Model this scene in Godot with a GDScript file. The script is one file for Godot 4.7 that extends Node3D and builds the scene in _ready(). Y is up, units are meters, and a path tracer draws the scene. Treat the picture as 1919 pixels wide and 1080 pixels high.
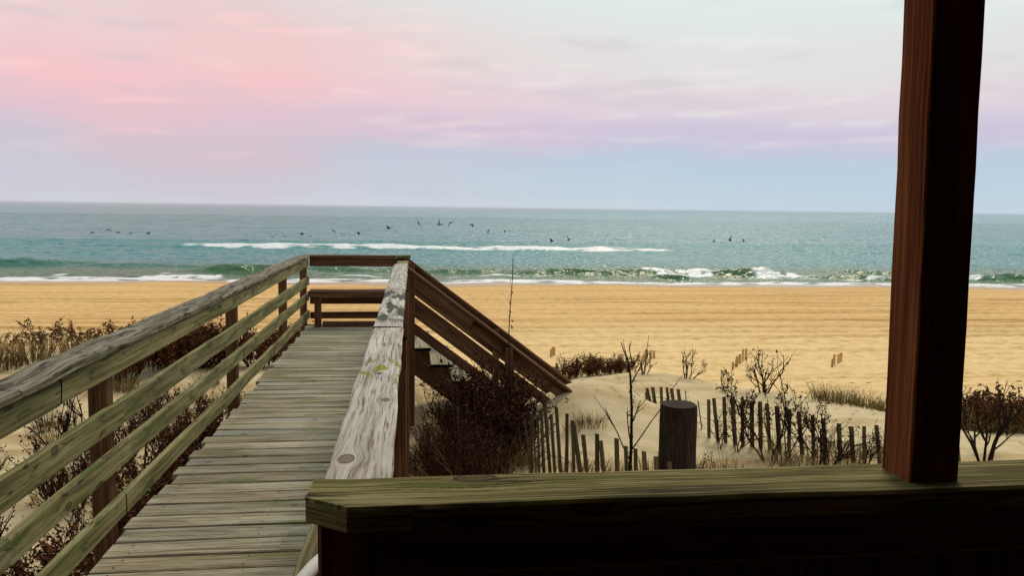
extends Node3D
# A weathered boardwalk over the dunes to an ocean beach, seen from a shaded porch at a pink dusk. y is up, metres; the deck is y = 0.

const SEA := -3.6
const CREST := [Vector2(-60, -16), Vector2(-12, -15.2), Vector2(-6.6, -14.4), Vector2(-3.7, -15.4), Vector2(0.0, -13.0), Vector2(1.9, -11.5), Vector2(2.6, -11.9), Vector2(3.4, -12.4), Vector2(4.0, -12.5), Vector2(4.4, -12.0), Vector2(4.9, -11.4), Vector2(5.5, -10.9), Vector2(6.4, -10.3), Vector2(6.9, -9.4), Vector2(7.2, -8.7), Vector2(12, -6.5), Vector2(60, -6)]

var rng := RandomNumberGenerator.new()
var n1 := FastNoiseLite.new()
var n2 := FastNoiseLite.new()
var n3 := FastNoiseLite.new()
var taken := {}
var M := {}

# ---------------------------------------------------------------- mesh building
class Geo:
	var v := PackedVector3Array()
	var n := PackedVector3Array()
	var c := PackedColorArray()
	var t := PackedVector2Array()
	var i := PackedInt32Array()
	var tint := Color.WHITE
	func vert(p: Vector3, nn: Vector3, uv := Vector2.ZERO) -> int:
		v.append(p); n.append(nn); c.append(tint); t.append(uv)
		return v.size() - 1
	func tri(a: int, b: int, d: int) -> void:
		i.append(a); i.append(b); i.append(d)
	# four corners, clockwise seen from the front
	func quad(a: Vector3, b: Vector3, d: Vector3, e: Vector3, ua := Vector2.ZERO, ub := Vector2.ZERO, ud := Vector2.ZERO, ue := Vector2.ZERO) -> void:
		var nn := (d - a).cross(b - a)
		if nn.length_squared() < 1e-16:
			nn = (e - a).cross(d - a)
		nn = nn.normalized()
		var k := vert(a, nn, ua)
		vert(b, nn, ub); vert(d, nn, ud); vert(e, nn, ue)
		tri(k, k + 1, k + 2); tri(k, k + 2, k + 3)
	func face(a: Vector3, b: Vector3, d: Vector3) -> void:
		var nn := (d - a).cross(b - a).normalized()
		var k := vert(a, nn)
		vert(b, nn); vert(d, nn)
		tri(k, k + 1, k + 2)
	func tube(pts: PackedVector3Array, r0: float, r1: float, sides := 4) -> void:
		var m := pts.size()
		var first := v.size()
		for k in m:
			var dir := (pts[mini(k + 1, m - 1)] - pts[maxi(k - 1, 0)]).normalized()
			var a := dir.cross(Vector3(0.31, 0.2, 0.93)).normalized()
			var b := dir.cross(a)
			var r := lerpf(r0, r1, float(k) / (m - 1))
			for s in sides:
				var w := TAU * s / sides
				var o := a * cos(w) + b * sin(w)
				vert(pts[k] + o * r, o)
		for k in m - 1:
			for s in sides:
				var p := first + k * sides + s
				var q := first + k * sides + (s + 1) % sides
				tri(p, q + sides, q); tri(p, p + sides, q + sides)
	func mesh(m: Material) -> ArrayMesh:
		var arr := []
		arr.resize(Mesh.ARRAY_MAX)
		arr[Mesh.ARRAY_VERTEX] = v
		arr[Mesh.ARRAY_NORMAL] = n
		arr[Mesh.ARRAY_COLOR] = c
		arr[Mesh.ARRAY_TEX_UV] = t
		arr[Mesh.ARRAY_INDEX] = i
		var am := ArrayMesh.new()
		am.add_surface_from_arrays(Mesh.PRIMITIVE_TRIANGLES, arr)
		am.surface_set_material(0, m)
		return am

func numbered(called: String) -> String:
	var k: int = taken.get(called, 0)
	taken[called] = k + 1
	return called if k == 0 else "%s_%03d" % [called, k]

func thing(called: String, label: String, category: String, at := Vector3.ZERO, group := "", kind := "") -> Node3D:
	var o := Node3D.new()
	o.name = numbered(called)
	add_child(o)
	o.position = at
	tag(o, label, category, group, kind)
	return o

func tag(o: Node3D, label: String, category: String, group := "", kind := "") -> void:
	if label: o.set_meta("label", label)
	if category: o.set_meta("category", category)
	if group: o.set_meta("group", group)
	if kind: o.set_meta("kind", kind)

func put(called: String, mesh: Mesh, parent: Node3D, at := Vector3.ZERO) -> MeshInstance3D:
	var o := MeshInstance3D.new()
	if parent == self:
		o.name = numbered(called)
	else:
		var k := 0
		var nm := called
		while parent.has_node(nm):
			k += 1
			nm = "%s_%03d" % [called, k]
		o.name = nm
	o.mesh = mesh
	o.position = at
	parent.add_child(o, true)
	return o

# a weathered board from a to b; wide across "side", thick along the third axis; slightly uneven edges, chamfered
func board_mesh(a: Vector3, b: Vector3, side: Vector3, wide: float, thick: float, m: Material, o := {}) -> ArrayMesh:
	var g := Geo.new()
	var tone: float = o.get("tone", 0.1)
	var k := 1.0 + rng.randf_range(-tone, tone)
	var warm := rng.randf_range(-0.04, 0.04)
	g.tint = Color(k * (1.0 + warm), k, k * (1.0 - warm))
	var x := (b - a).normalized()
	var y := (side - x * side.dot(x)).normalized()
	var z := x.cross(y)
	var length := a.distance_to(b)
	var segs: int = o.get("segs", clampi(int(length / 0.45), 1, 18))
	var wob: float = o.get("wob", 0.0018)
	var ch: float = o.get("chamfer", minf(0.006, thick * 0.2))
	var hw := wide / 2
	var ht := thick / 2
	var ring := [Vector2(-hw + ch, ht), Vector2(hw - ch, ht), Vector2(hw, ht - ch), Vector2(hw, -ht + ch), Vector2(hw - ch, -ht), Vector2(-hw + ch, -ht), Vector2(-hw, -ht + ch), Vector2(-hw, ht - ch)]
	var along := 0.0
	var us := Vector2(rng.randf(), rng.randf())
	var tl: float = o.get("tex_length", 4.0)
	var tw: float = o.get("tex_width", 0.256)
	if o.has("fit"):
		us = Vector2.ZERO
		tl = length
		tw = wide
	var run := [0.0]
	for s in 8:
		run.append(run[s] + ring[s].distance_to(ring[(s + 1) % 8]))
	var rows := []
	for q in segs + 1:
		var row := []
		var f := float(q) / segs
		var sway := Vector2(rng.randf_range(-wob, wob), rng.randf_range(-wob, wob))
		for s in 8:
			var p: Vector2 = ring[s] + sway + Vector2(rng.randf_range(-wob, wob), rng.randf_range(-wob, wob)) * 0.6
			row.append(a + x * (length * f) + y * p.x + z * p.y)
		rows.append(row)
	for q in segs:
		var u0 := us.x + length * q / segs / tl
		var u1 := us.x + length * (q + 1) / segs / tl
		for s in 8:
			var e := (s + 1) % 8
			var v0: float
			var v1: float
			if o.has("fit"):
				v0 = clampf(0.5 + ring[s].x / wide, 0.02, 0.98)
				v1 = clampf(0.5 + ring[e].x / wide, 0.02, 0.98)
				if s in [2, 6]:
					v0 = fposmod(v0 + 0.05, 1.0); v1 = v0 + 0.2
			else:
				v0 = us.y + run[s] / tw
				v1 = us.y + run[s + 1] / tw
			g.quad(rows[q][s], rows[q + 1][s], rows[q + 1][e], rows[q][e], Vector2(u0, v0), Vector2(u1, v0), Vector2(u1, v1), Vector2(u0, v1))
	for end in 2:
		var row: Array = rows[0] if end == 0 else rows[segs]
		var mid := (row[0] as Vector3).lerp(row[4], 0.5)
		for s in 8:
			var e := (s + 1) % 8
			var nn := -x if end == 0 else x
			var p := g.vert(mid, nn, us + Vector2(0.01, 0.1))
			g.vert(row[s], nn, us + ring[s] / tw * 0.2 + Vector2(0.01, 0.1))
			g.vert(row[e], nn, us + ring[e] / tw * 0.2 + Vector2(0.01, 0.1))
			if end == 0:
				g.tri(p, p + 1, p + 2)
			else:
				g.tri(p, p + 2, p + 1)
	return g.mesh(m)

func board(called: String, parent: Node3D, a: Vector3, b: Vector3, side: Vector3, wide: float, thick: float, m: Material, o := {}) -> MeshInstance3D:
	return put(called, board_mesh(a, b, side, wide, thick, m, o), parent)

# ---------------------------------------------------------------- materials
func lin(r: float, g: float, b: float) -> Color:
	return Color(r, g, b).linear_to_srgb()

# wood: grain that runs along u, with cracks, stains and knots; colours are linear base colours
func wood(called: String, sd: int, w: int, h: int, cols: Array, o := {}) -> StandardMaterial3D:
	var L: float = o.get("length", 4.0)
	var W: float = o.get("width", 0.256)
	var a := FastNoiseLite.new()
	a.seed = sd
	a.noise_type = FastNoiseLite.TYPE_SIMPLEX_SMOOTH
	a.frequency = 1.0
	a.fractal_octaves = 2
	var b := FastNoiseLite.new()
	b.seed = sd + 7
	b.noise_type = FastNoiseLite.TYPE_SIMPLEX_SMOOTH
	b.frequency = 1.0
	b.fractal_octaves = 4
	var knots: Array = o.get("knots", [])
	var crack: float = o.get("crack", 0.5)
	var contrast: float = o.get("contrast", 1.0)
	var rings: float = o.get("rings", 60.0)
	var stains: Array = o.get("stains", [])     # [colour, amount, frequency along, frequency across, seed, from, to]
	var im := Image.create(w, h, false, Image.FORMAT_RGB8)
	var hm := Image.create(w, h, false, Image.FORMAT_L8)
	var dark: Color = cols[0]
	var mid: Color = cols[1]
	var light: Color = cols[2]
	for py in h:
		var vv := W * py / h
		for px in w:
			var u := L * px / w
			var g := vv + 0.006 * a.get_noise_2d(u * 1.3, vv * 4.0)
			var kd := 0.0
			for k in knots:
				var du: float = (u - k.x) / k.z
				var dv: float = (vv - k.y) / (k.z * 0.6)
				var d2 := du * du + dv * dv
				if d2 < 12.0:
					g += (vv - k.y) * 0.9 * exp(-d2 * 0.35) * -1.0
					kd = maxf(kd, exp(-d2 * 1.6))
			var band := a.get_noise_2d(u * 0.7 + 40.0, g * rings)
			var fine := a.get_noise_2d(u * 5.0, g * 420.0)
			var big := b.get_noise_2d(u * 1.1, g * 9.0)
			var t := 0.5 + contrast * (0.42 * band + 0.26 * fine + 0.4 * big)
			var ck := a.get_noise_2d(u * 1.9 + 90.0, g * 150.0)
			var cm := smoothstep(0.62 - 0.3 * crack, 0.78 - 0.3 * crack, ck) * crack
			t = clampf(t, 0.0, 1.0)
			var c: Color = dark.lerp(mid, t * 2.0) if t < 0.5 else mid.lerp(light, t * 2.0 - 1.0)
			for s in stains:
				var f := u / L
				var inside: float = smoothstep(s[5], s[5] + 0.05, f) * (1.0 - smoothstep(s[6] - 0.05, s[6], f))
				var am := smoothstep(0.28 - s[1], 0.42 - s[1] + 0.1, b.get_noise_2d(u * s[2] + s[4], vv * s[3]) + 0.18 * fine) * inside
				c = c.lerp(s[0], am)
			if kd > 0.0:
				var wave := kd + 0.12 * fine + 0.1 * big
				var ring := 0.5 + 0.5 * sin(wave * 17.0)
				var core := Color(0.085, 0.05, 0.022).lerp(mid * 0.5, 0.55 * ring)
				c = c.lerp(core, smoothstep(0.2, 0.42, wave) * 0.8)
				c = c.lerp(Color(0.03, 0.02, 0.012), smoothstep(0.26, 0.34, wave) * (1.0 - smoothstep(0.38, 0.5, wave)) * 0.8)
			c = c.lerp(dark * 0.25, cm * 0.85)
			im.set_pixel(px, py, c.linear_to_srgb())
			var hh := 0.55 + 0.2 * band + 0.18 * fine - 0.6 * cm
			hm.set_pixel(px, py, Color(hh, hh, hh))
	var m := StandardMaterial3D.new()
	m.resource_name = called
	m.albedo_texture = ImageTexture.create_from_image(im)
	m.vertex_color_use_as_albedo = true
	m.roughness = o.get("rough", 0.85)
	m.metallic_specular = o.get("spec", 0.3)
	m.heightmap_enabled = true
	m.heightmap_texture = ImageTexture.create_from_image(hm)
	m.heightmap_scale = o.get("relief", 0.25)
	M[called] = m
	return m

func flat_material(called: String, c: Color, rough := 0.9, spec := 0.2) -> StandardMaterial3D:
	var m := StandardMaterial3D.new()
	m.resource_name = called
	m.albedo_color = c
	m.roughness = rough
	m.metallic_specular = spec
	m.vertex_color_use_as_albedo = true
	M[called] = m
	return m

func noise_texture(sd: int, freq: float, size: int, octaves: int, ramp: Array, type := FastNoiseLite.TYPE_SIMPLEX_SMOOTH) -> NoiseTexture2D:
	var f := FastNoiseLite.new()
	f.seed = sd
	f.noise_type = type
	f.frequency = freq
	f.fractal_octaves = octaves
	var t := NoiseTexture2D.new()
	t.width = size
	t.height = size
	t.seamless = true
	t.noise = f
	if ramp:
		var g := Gradient.new()
		g.offsets = PackedFloat32Array(ramp[0])
		g.colors = PackedColorArray(ramp[1])
		t.color_ramp = g
	return t

func make_materials() -> void:
	wood("deck_wood", 11, 2048, 128, [Color(0.09, 0.075, 0.042), Color(0.31, 0.28, 0.19), Color(0.47, 0.435, 0.33)], {"crack": 0.8, "rings": 34.0, "contrast": 0.95, "stains": [[Color(0.17, 0.18, 0.075), -0.02, 0.8, 7.0, 3.0, -1.0, 2.0], [Color(0.17, 0.09, 0.04), -0.14, 1.2, 24.0, 60.0, -1.0, 2.0], [Color(0.29, 0.3, 0.245), -0.02, 0.5, 4.0, 90.0, -1.0, 2.0]], "knots": [Vector3(0.4, 0.05, 0.028), Vector3(1.7, 0.19, 0.03), Vector3(2.9, 0.12, 0.024)], "relief": 0.3})
	wood("rail_wood", 23, 2048, 128, [Color(0.07, 0.06, 0.024), Color(0.2, 0.185, 0.08), Color(0.33, 0.305, 0.17)], {"crack": 0.45, "rings": 40.0, "stains": [[Color(0.085, 0.115, 0.03), 0.03, 1.2, 8.0, 5.0, -1.0, 2.0], [Color(0.05, 0.035, 0.018), -0.1, 4.0, 14.0, 40.0, -1.0, 2.0]], "knots": [Vector3(0.5, 0.06, 0.04), Vector3(1.9, 0.17, 0.05), Vector3(3.2, 0.1, 0.035)]})
	wood("cap_wood", 31, 2048, 128, [Color(0.045, 0.035, 0.022), Color(0.17, 0.15, 0.105), Color(0.33, 0.3, 0.24)], {"crack": 0.9, "rings": 45.0, "stains": [[Color(0.03, 0.022, 0.014), 0.05, 3.0, 16.0, 8.0, -1.0, 2.0], [Color(0.12, 0.13, 0.05), 0.02, 2.0, 10.0, 80.0, -1.0, 2.0]], "knots": [Vector3(0.8, 0.11, 0.05), Vector3(2.6, 0.16, 0.05)], "relief": 0.5})
	var pale := [Color(0.2, 0.175, 0.14), Color(0.46, 0.425, 0.375), Color(0.6, 0.565, 0.51)]
	wood("pale_cap_wood", 47, 1536, 128, pale, {"length": 2.95, "width": 0.175, "crack": 0.72, "rings": 90.0, "contrast": 1.0, "knots": [Vector3(0.43, 0.045, 0.046), Vector3(1.13, 0.13, 0.032), Vector3(1.62, 0.09, 0.03)], "stains": [[Color(0.24, 0.23, 0.025), 0.22, 5.0, 14.0, 12.0, 0.5, 0.68], [Color(0.2, 0.165, 0.1), -0.04, 2.0, 26.0, 33.0, -1.0, 2.0]], "relief": 0.8})
	wood("peeling_cap_wood", 53, 2048, 128, pale, {"length": 5.5, "width": 0.175, "crack": 0.9, "rings": 50.0, "stains": [[Color(0.06, 0.068, 0.05), 0.42, 2.0, 12.0, 12.0, 0.02, 0.42], [Color(0.13, 0.1, 0.07), 0.06, 9.0, 26.0, 70.0, 0.3, 1.2]], "relief": 0.6})
	wood("mossy_cap_wood", 59, 512, 128, [Color(0.05, 0.045, 0.018), Color(0.18, 0.16, 0.075), Color(0.34, 0.31, 0.2)], {"length": 1.0, "width": 0.175, "crack": 0.4, "rings": 55.0, "knots": [Vector3(0.62, 0.13, 0.06)]})
	wood("brown_wood", 67, 2048, 128, [Color(0.045, 0.02, 0.009), Color(0.12, 0.055, 0.026), Color(0.21, 0.115, 0.06)], {"crack": 0.5, "rings": 45.0})
	wood("porch_post_wood", 71, 2048, 192, [Color(0.1, 0.022, 0.006), Color(0.26, 0.068, 0.018), Color(0.46, 0.17, 0.055)], {"crack": 0.25, "rings": 95.0, "contrast": 1.1, "relief": 0.15})
	wood("porch_cap_wood", 79, 2048, 128, [Color(0.07, 0.058, 0.018), Color(0.27, 0.235, 0.06), Color(0.54, 0.48, 0.24)], {"crack": 0.7, "rings": 120.0, "contrast": 1.7, "stains": [[Color(0.16, 0.185, 0.035), 0.08, 1.4, 16.0, 8.0, -1.0, 2.0], [Color(0.05, 0.035, 0.012), 0.03, 1.8, 20.0, 55.0, -1.0, 0.2]], "relief": 0.4, "knots": [Vector3(0.32, 0.09, 0.05)]})
	wood("lath_wood", 89, 1024, 64, [Color(0.045, 0.03, 0.016), Color(0.13, 0.1, 0.052), Color(0.24, 0.195, 0.115)], {"crack": 0.5, "rings": 60.0, "length": 2.0, "width": 0.13})
	wood("new_lath_wood", 97, 512, 64, [Color(0.3, 0.17, 0.065), Color(0.55, 0.35, 0.14), Color(0.7, 0.5, 0.25)], {"crack": 0.3, "rings": 60.0, "length": 2.0, "width": 0.13})
	wood("pile_wood", 101, 512, 128, [Color(0.01, 0.006, 0.004), Color(0.028, 0.017, 0.012), Color(0.055, 0.034, 0.024)], {"crack": 0.9, "rings": 50.0, "length": 1.0, "width": 1.0, "relief": 0.8})
	flat_material("bark", lin(0.024, 0.013, 0.009))
	flat_material("dry_leaf", lin(1, 1, 1), 0.8)
	flat_material("blade", lin(1, 1, 1), 0.75)
	flat_material("wire", lin(0.05, 0.035, 0.025), 0.6, 0.4)
	flat_material("nail", lin(0.02, 0.014, 0.01), 0.6, 0.4)
	flat_material("feather", lin(1, 1, 1), 0.8)
	flat_material("white_plastic", lin(0.75, 0.8, 0.78), 0.35, 0.5)
	# sand: vertex colour times two layers of grain
	var s := StandardMaterial3D.new()
	s.resource_name = "sand"
	s.vertex_color_use_as_albedo = true
	s.roughness = 0.95
	s.metallic_specular = 0.15
	s.uv1_triplanar = true
	s.uv1_world_triplanar = true
	s.uv1_scale = Vector3(0.26, 0.3, 0.33)
	s.albedo_texture = noise_texture(5, 0.012, 512, 5, [[0.0, 0.36, 0.6, 1.0], [Color(0.86, 0.84, 0.8), Color(0.965, 0.96, 0.95), Color(1, 1, 1), Color(1, 1, 1)]])
	s.heightmap_enabled = true
	s.heightmap_texture = noise_texture(6, 0.02, 512, 5, [])
	s.heightmap_scale = 2.2
	s.detail_enabled = true
	s.detail_blend_mode = BaseMaterial3D.BLEND_MODE_MUL
	s.detail_uv_layer = BaseMaterial3D.DETAIL_UV_2
	s.uv2_triplanar = true
	s.uv2_world_triplanar = true
	s.uv2_scale = Vector3(0.0035, 0.1, 0.13)
	s.detail_albedo = noise_texture(8, 0.02, 512, 5, [[0.0, 0.3, 0.45, 0.55, 1.0], [Color(0.84, 0.77, 0.68), Color(0.93, 0.9, 0.86), Color(0.99, 0.985, 0.98), Color(1, 1, 1), Color(1, 1, 1)]])
	M["sand"] = s
	var ws: StandardMaterial3D = s.duplicate()
	ws.resource_name = "wet_sand"
	ws.roughness = 0.3
	ws.metallic_specular = 0.5
	ws.heightmap_scale = 0.6
	M["wet_sand"] = ws
	var w := StandardMaterial3D.new()
	w.resource_name = "sea_water"
	w.vertex_color_use_as_albedo = true
	w.roughness = 0.24
	w.metallic_specular = 0.4
	w.uv1_triplanar = true
	w.uv1_world_triplanar = true
	w.uv1_scale = Vector3(0.055, 0.1, 0.12)
	w.heightmap_enabled = true
	w.heightmap_texture = noise_texture(15, 0.03, 512, 4, [])
	w.heightmap_scale = 24.0
	M["water"] = w
	var o: StandardMaterial3D = w.duplicate()
	o.resource_name = "offshore_water"
	o.roughness = 0.18
	o.uv1_scale = Vector3(0.03, 0.1, 0.07)
	o.heightmap_scale = 36.0
	M["offshore"] = o

# ---------------------------------------------------------------- sky
func stop(e: float, es: Array, cs: Array) -> Color:
	for k in es.size() - 1:
		if e < es[k + 1]:
			var f := clampf((e - es[k]) / (es[k + 1] - es[k]), 0.0, 1.0)
			return (cs[k] as Color).lerp(cs[k + 1], f * f * (3.0 - 2.0 * f))
	return cs[cs.size() - 1]

func make_sky() -> Sky:
	var w := 2048
	var h := 1024
	var im := Image.create(w, h, false, Image.FORMAT_RGB8)
	var a := FastNoiseLite.new()
	a.seed = 3
	a.noise_type = FastNoiseLite.TYPE_SIMPLEX_SMOOTH
	a.frequency = 1.0
	a.fractal_octaves = 4
	var es := [0.0, 1.3, 3.4, 5.4, 7.3, 10.0, 15.0, 35.0, 90.0]
	var cool := [Color8(194, 206, 216), Color8(186, 203, 215), Color8(180, 199, 216), Color8(198, 191, 212), Color8(216, 205, 213), Color8(217, 216, 216), Color8(215, 228, 225), Color8(205, 218, 222), Color8(196, 210, 218)]
	var pink := [Color8(200, 199, 208), Color8(198, 193, 203), Color8(204, 188, 199), Color8(221, 188, 197), Color8(236, 190, 194), Color8(232, 196, 197), Color8(216, 204, 204), Color8(206, 212, 218), Color8(196, 210, 218)]
	var under := Color8(120, 122, 120)
	for y in h:
		var el := 90.0 - 180.0 * (y + 0.5) / h
		if el < -0.4:
			for x in w:
				im.set_pixel(x, y, under)
			continue
		el = maxf(el, 0.0)
		for x in w:
			var az := 360.0 * (x + 0.5) / w
			if az > 180.0:
				az -= 360.0
			var wa := sin(deg_to_rad(az)) * 2.0
			var wb := cos(deg_to_rad(az)) * 2.0
			# streaky high cloud: long across, thin up and down
			var n := a.get_noise_3d(wa * 1.6, wb * 1.6, el * 0.13)
			var m := a.get_noise_3d(wa * 0.7 + 20.0, wb * 0.7, el * 0.05 + 5.0)
			var f := a.get_noise_3d(wa * 2.6 + 9.0, wb * 2.6, el * 0.8 - az * 0.03)
			var e := el + 0.9 * m + 0.8 * n + az * 0.022
			# rosy clouds: a wide patch over the sea to the left, and others round the horizon
			var p := exp(-pow((az + 16.0) / 19.0, 2.0)) * 1.1 + clampf(0.9 * sin(deg_to_rad(az * 2.0 + 214.0)) + 0.5 * m, 0.0, 0.8) * smoothstep(45.0, 95.0, absf(az + 10.0))
			p = clampf(p * (0.95 + 0.55 * n), 0.0, 1.0)
			var c := stop(e, es, cool).lerp(stop(e, es, pink), p)
			var wisp := smoothstep(0.12, 0.5, f) * smoothstep(2.0, 6.0, el) * (1.0 - 0.6 * smoothstep(20.0, 50.0, el))
			c = c.lerp(Color8(253, 205, 200).lerp(Color8(232, 230, 226), 1.0 - p), wisp * 0.4)
			var gray := smoothstep(0.15, 0.5, a.get_noise_3d(wa * 2.0 + 60.0, wb * 2.0, el * 0.42 + 7.0)) * smoothstep(4.0, 8.0, el)
			c = c.lerp(Color8(196, 190, 198), gray * 0.3)
			im.set_pixel(x, y, c)
	var pano := PanoramaSkyMaterial.new()
	pano.panorama = ImageTexture.create_from_image(im)
	var s := Sky.new()
	s.sky_material = pano
	return s

# ---------------------------------------------------------------- land and sea
func crest_z(x: float) -> float:
	for k in CREST.size() - 1:
		if x < CREST[k + 1].x:
			var f: float = clampf((x - CREST[k].x) / (CREST[k + 1].x - CREST[k].x), 0.0, 1.0)
			return lerpf(CREST[k].y, CREST[k + 1].y, f)
	return -6.0

func shore_z(x: float) -> float:
	return -57.6 + 0.055 * x + 1.3 * n1.get_noise_1d(x * 4.0) + 0.4 * n2.get_noise_1d(x * 14.0)

func land(x: float, z: float) -> float:
	var cz := crest_z(x)
	var d := cz - z            # metres seaward of the crest
	var dune := -1.0 + 0.07 * n1.get_noise_2d(x * 40.0, z * 40.0)
	dune += 0.5 * exp(-pow((x - 2.35) / 0.85, 2.0) - pow((z + 10.0) / 0.9, 2.0))
	dune += 0.1 * exp(-pow((x - 2.0) / 0.25, 2.0) - pow((z + 8.95) / 0.2, 2.0))
	dune += 0.12 * exp(-pow((x - 3.7) / 1.4, 2.0) - pow((z + 12.0) / 1.0, 2.0))
	dune += 0.3 * exp(-pow((x + 6.0) / 2.5, 2.0) - pow((z + 13.0) / 2.0, 2.0))
	var bz := clampf((-z - 22.0) / 31.0, 0.0, 1.0)
	var beach := lerpf(-3.0, -3.32, bz)
	var sz := shore_z(x)
	var q := sz + 7.0 - z      # metres seaward of the top of the beach face
	if q > 0.0:
		beach -= 0.28 * q / 7.0
	beach += 0.05 * n2.get_noise_2d(x * 12.0, z * 30.0)
	if z < -19.0 and z > -33.0:
		beach += (0.055 * n3.get_noise_2d(x * 100.0, z * 130.0) - 0.16 * maxf(0.0, n1.get_noise_2d(x * 150.0, z * 190.0) - 0.12)) * smoothstep(-33.0, -28.0, z)
	# wheel ruts along the beach
	for k in [-30.4, -32.1, -34.0, -36.6, -38.0, -41.3, -43.2]:
		var e: float = (z - k - 0.5 * n2.get_noise_2d(x * 1.6, k * 50.0) - 0.02 * x) / 0.22
		if absf(e) < 3.0:
			beach += -0.13 * exp(-e * e) + 0.06 * exp(-pow(absf(e) - 1.7, 2.0) * 2.5)
	var f := smoothstep(-0.2, 7.5, d)
	return lerpf(dune, beach, f)

func land_mesh(xs: Array, zs: Array) -> ArrayMesh:
	var g := Geo.new()
	var nx := xs.size()
	for z in zs:
		for x in xs:
			var y := land(x, z)
			var d: float = crest_z(x) - z
			var k := smoothstep(0.5, 5.0, d + 2.0 * n2.get_noise_2d(x * 20.0, z * 20.0))
			var c := Color(0.58, 0.47, 0.285).lerp(Color(0.74, 0.53, 0.265), k)
			c = c.lerp(Color(0.68, 0.445, 0.2), smoothstep(-29.0, -34.0, z + 3.0 * n2.get_noise_2d(x * 4.0, z * 20.0)))
			var tr := n2.get_noise_2d(x * 3.0 + 300.0, z * 70.0)
			c = c.lerp(Color(0.46, 0.28, 0.1), clampf(tr * 1.3 - 0.1, 0.0, 0.5) * k * smoothstep(-26.0, -30.0, z))
			# wet sand, with the ragged edge of the last waves
			var wet := smoothstep(0.0, 1.0, shore_z(x) + 3.2 - z + 2.4 * n2.get_noise_2d(x * 8.0, z * 3.0))
			c = c.lerp(Color(0.5, 0.33, 0.15), wet * 0.8)
			g.tint = c
			g.vert(Vector3(x, y, z), Vector3.UP, Vector2(x, z))
	grid_faces(g, nx, zs.size())
	return g.mesh(M.sand)

func grid_faces(g: Geo, nx: int, nz: int) -> void:
	# rows run towards -z
	for r in nz:
		for q in nx:
			var k := r * nx + q
			var l := g.v[r * nx + maxi(q - 1, 0)]
			var m := g.v[r * nx + mini(q + 1, nx - 1)]
			var b := g.v[maxi(r - 1, 0) * nx + q]
			var t := g.v[mini(r + 1, nz - 1) * nx + q]
			g.n[k] = (m - l).cross(t - b).normalized()
	for r in nz - 1:
		for q in nx - 1:
			var k := r * nx + q
			g.tri(k, k + nx, k + nx + 1)
			g.tri(k, k + nx + 1, k + 1)

func steps(a: float, b: float, d: float) -> Array:
	var out := []
	var n := int(ceil(absf(b - a) / d))
	for k in n + 1:
		out.append(lerpf(a, b, float(k) / n))
	return out

# breaking waves: centre x, half length, z, height, how far the front reaches, foam 0..1
const WAVES := [
	[14.5, 7.0, -64.5, 0.42, 1.6, 0.05], [22.0, 3.4, -65.5, 0.26, 1.5, 0.9], [27.0, 4.0, -64.0, 0.46, 1.5, 0.1], [30.5, 3.0, -64.0, 0.24, 1.4, 0.85], [35.0, 4.0, -61.0, 0.36, 1.3, 0.25],
	[20.0, 1.6, -60.5, 0.3, 1.0, 0.2], [48.0, 4.5, -60.0, 0.36, 1.3, 0.15], [57.0, 5.0, -61.0, 0.24, 1.3, 0.8], [-12.8, 4.5, -65.5, 0.46, 1.6, 0.05], [-17.5, 4.0, -61.6, 0.16, 1.6, 0.9], [-25.5, 4.5, -60.6, 0.16, 1.4, 0.7],
	[-34.0, 7.0, -73.0, 0.4, 1.8, 0.0], [-22.0, 6.0, -71.5, 0.22, 1.8, 0.0], [-4.5, 5.0, -68.0, 0.34, 1.6, 0.0], [4.5, 4.0, -66.0, 0.28, 1.6, 0.0], [41.0, 4.0, -66.0, 0.3, 1.6, 0.1],
]

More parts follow.
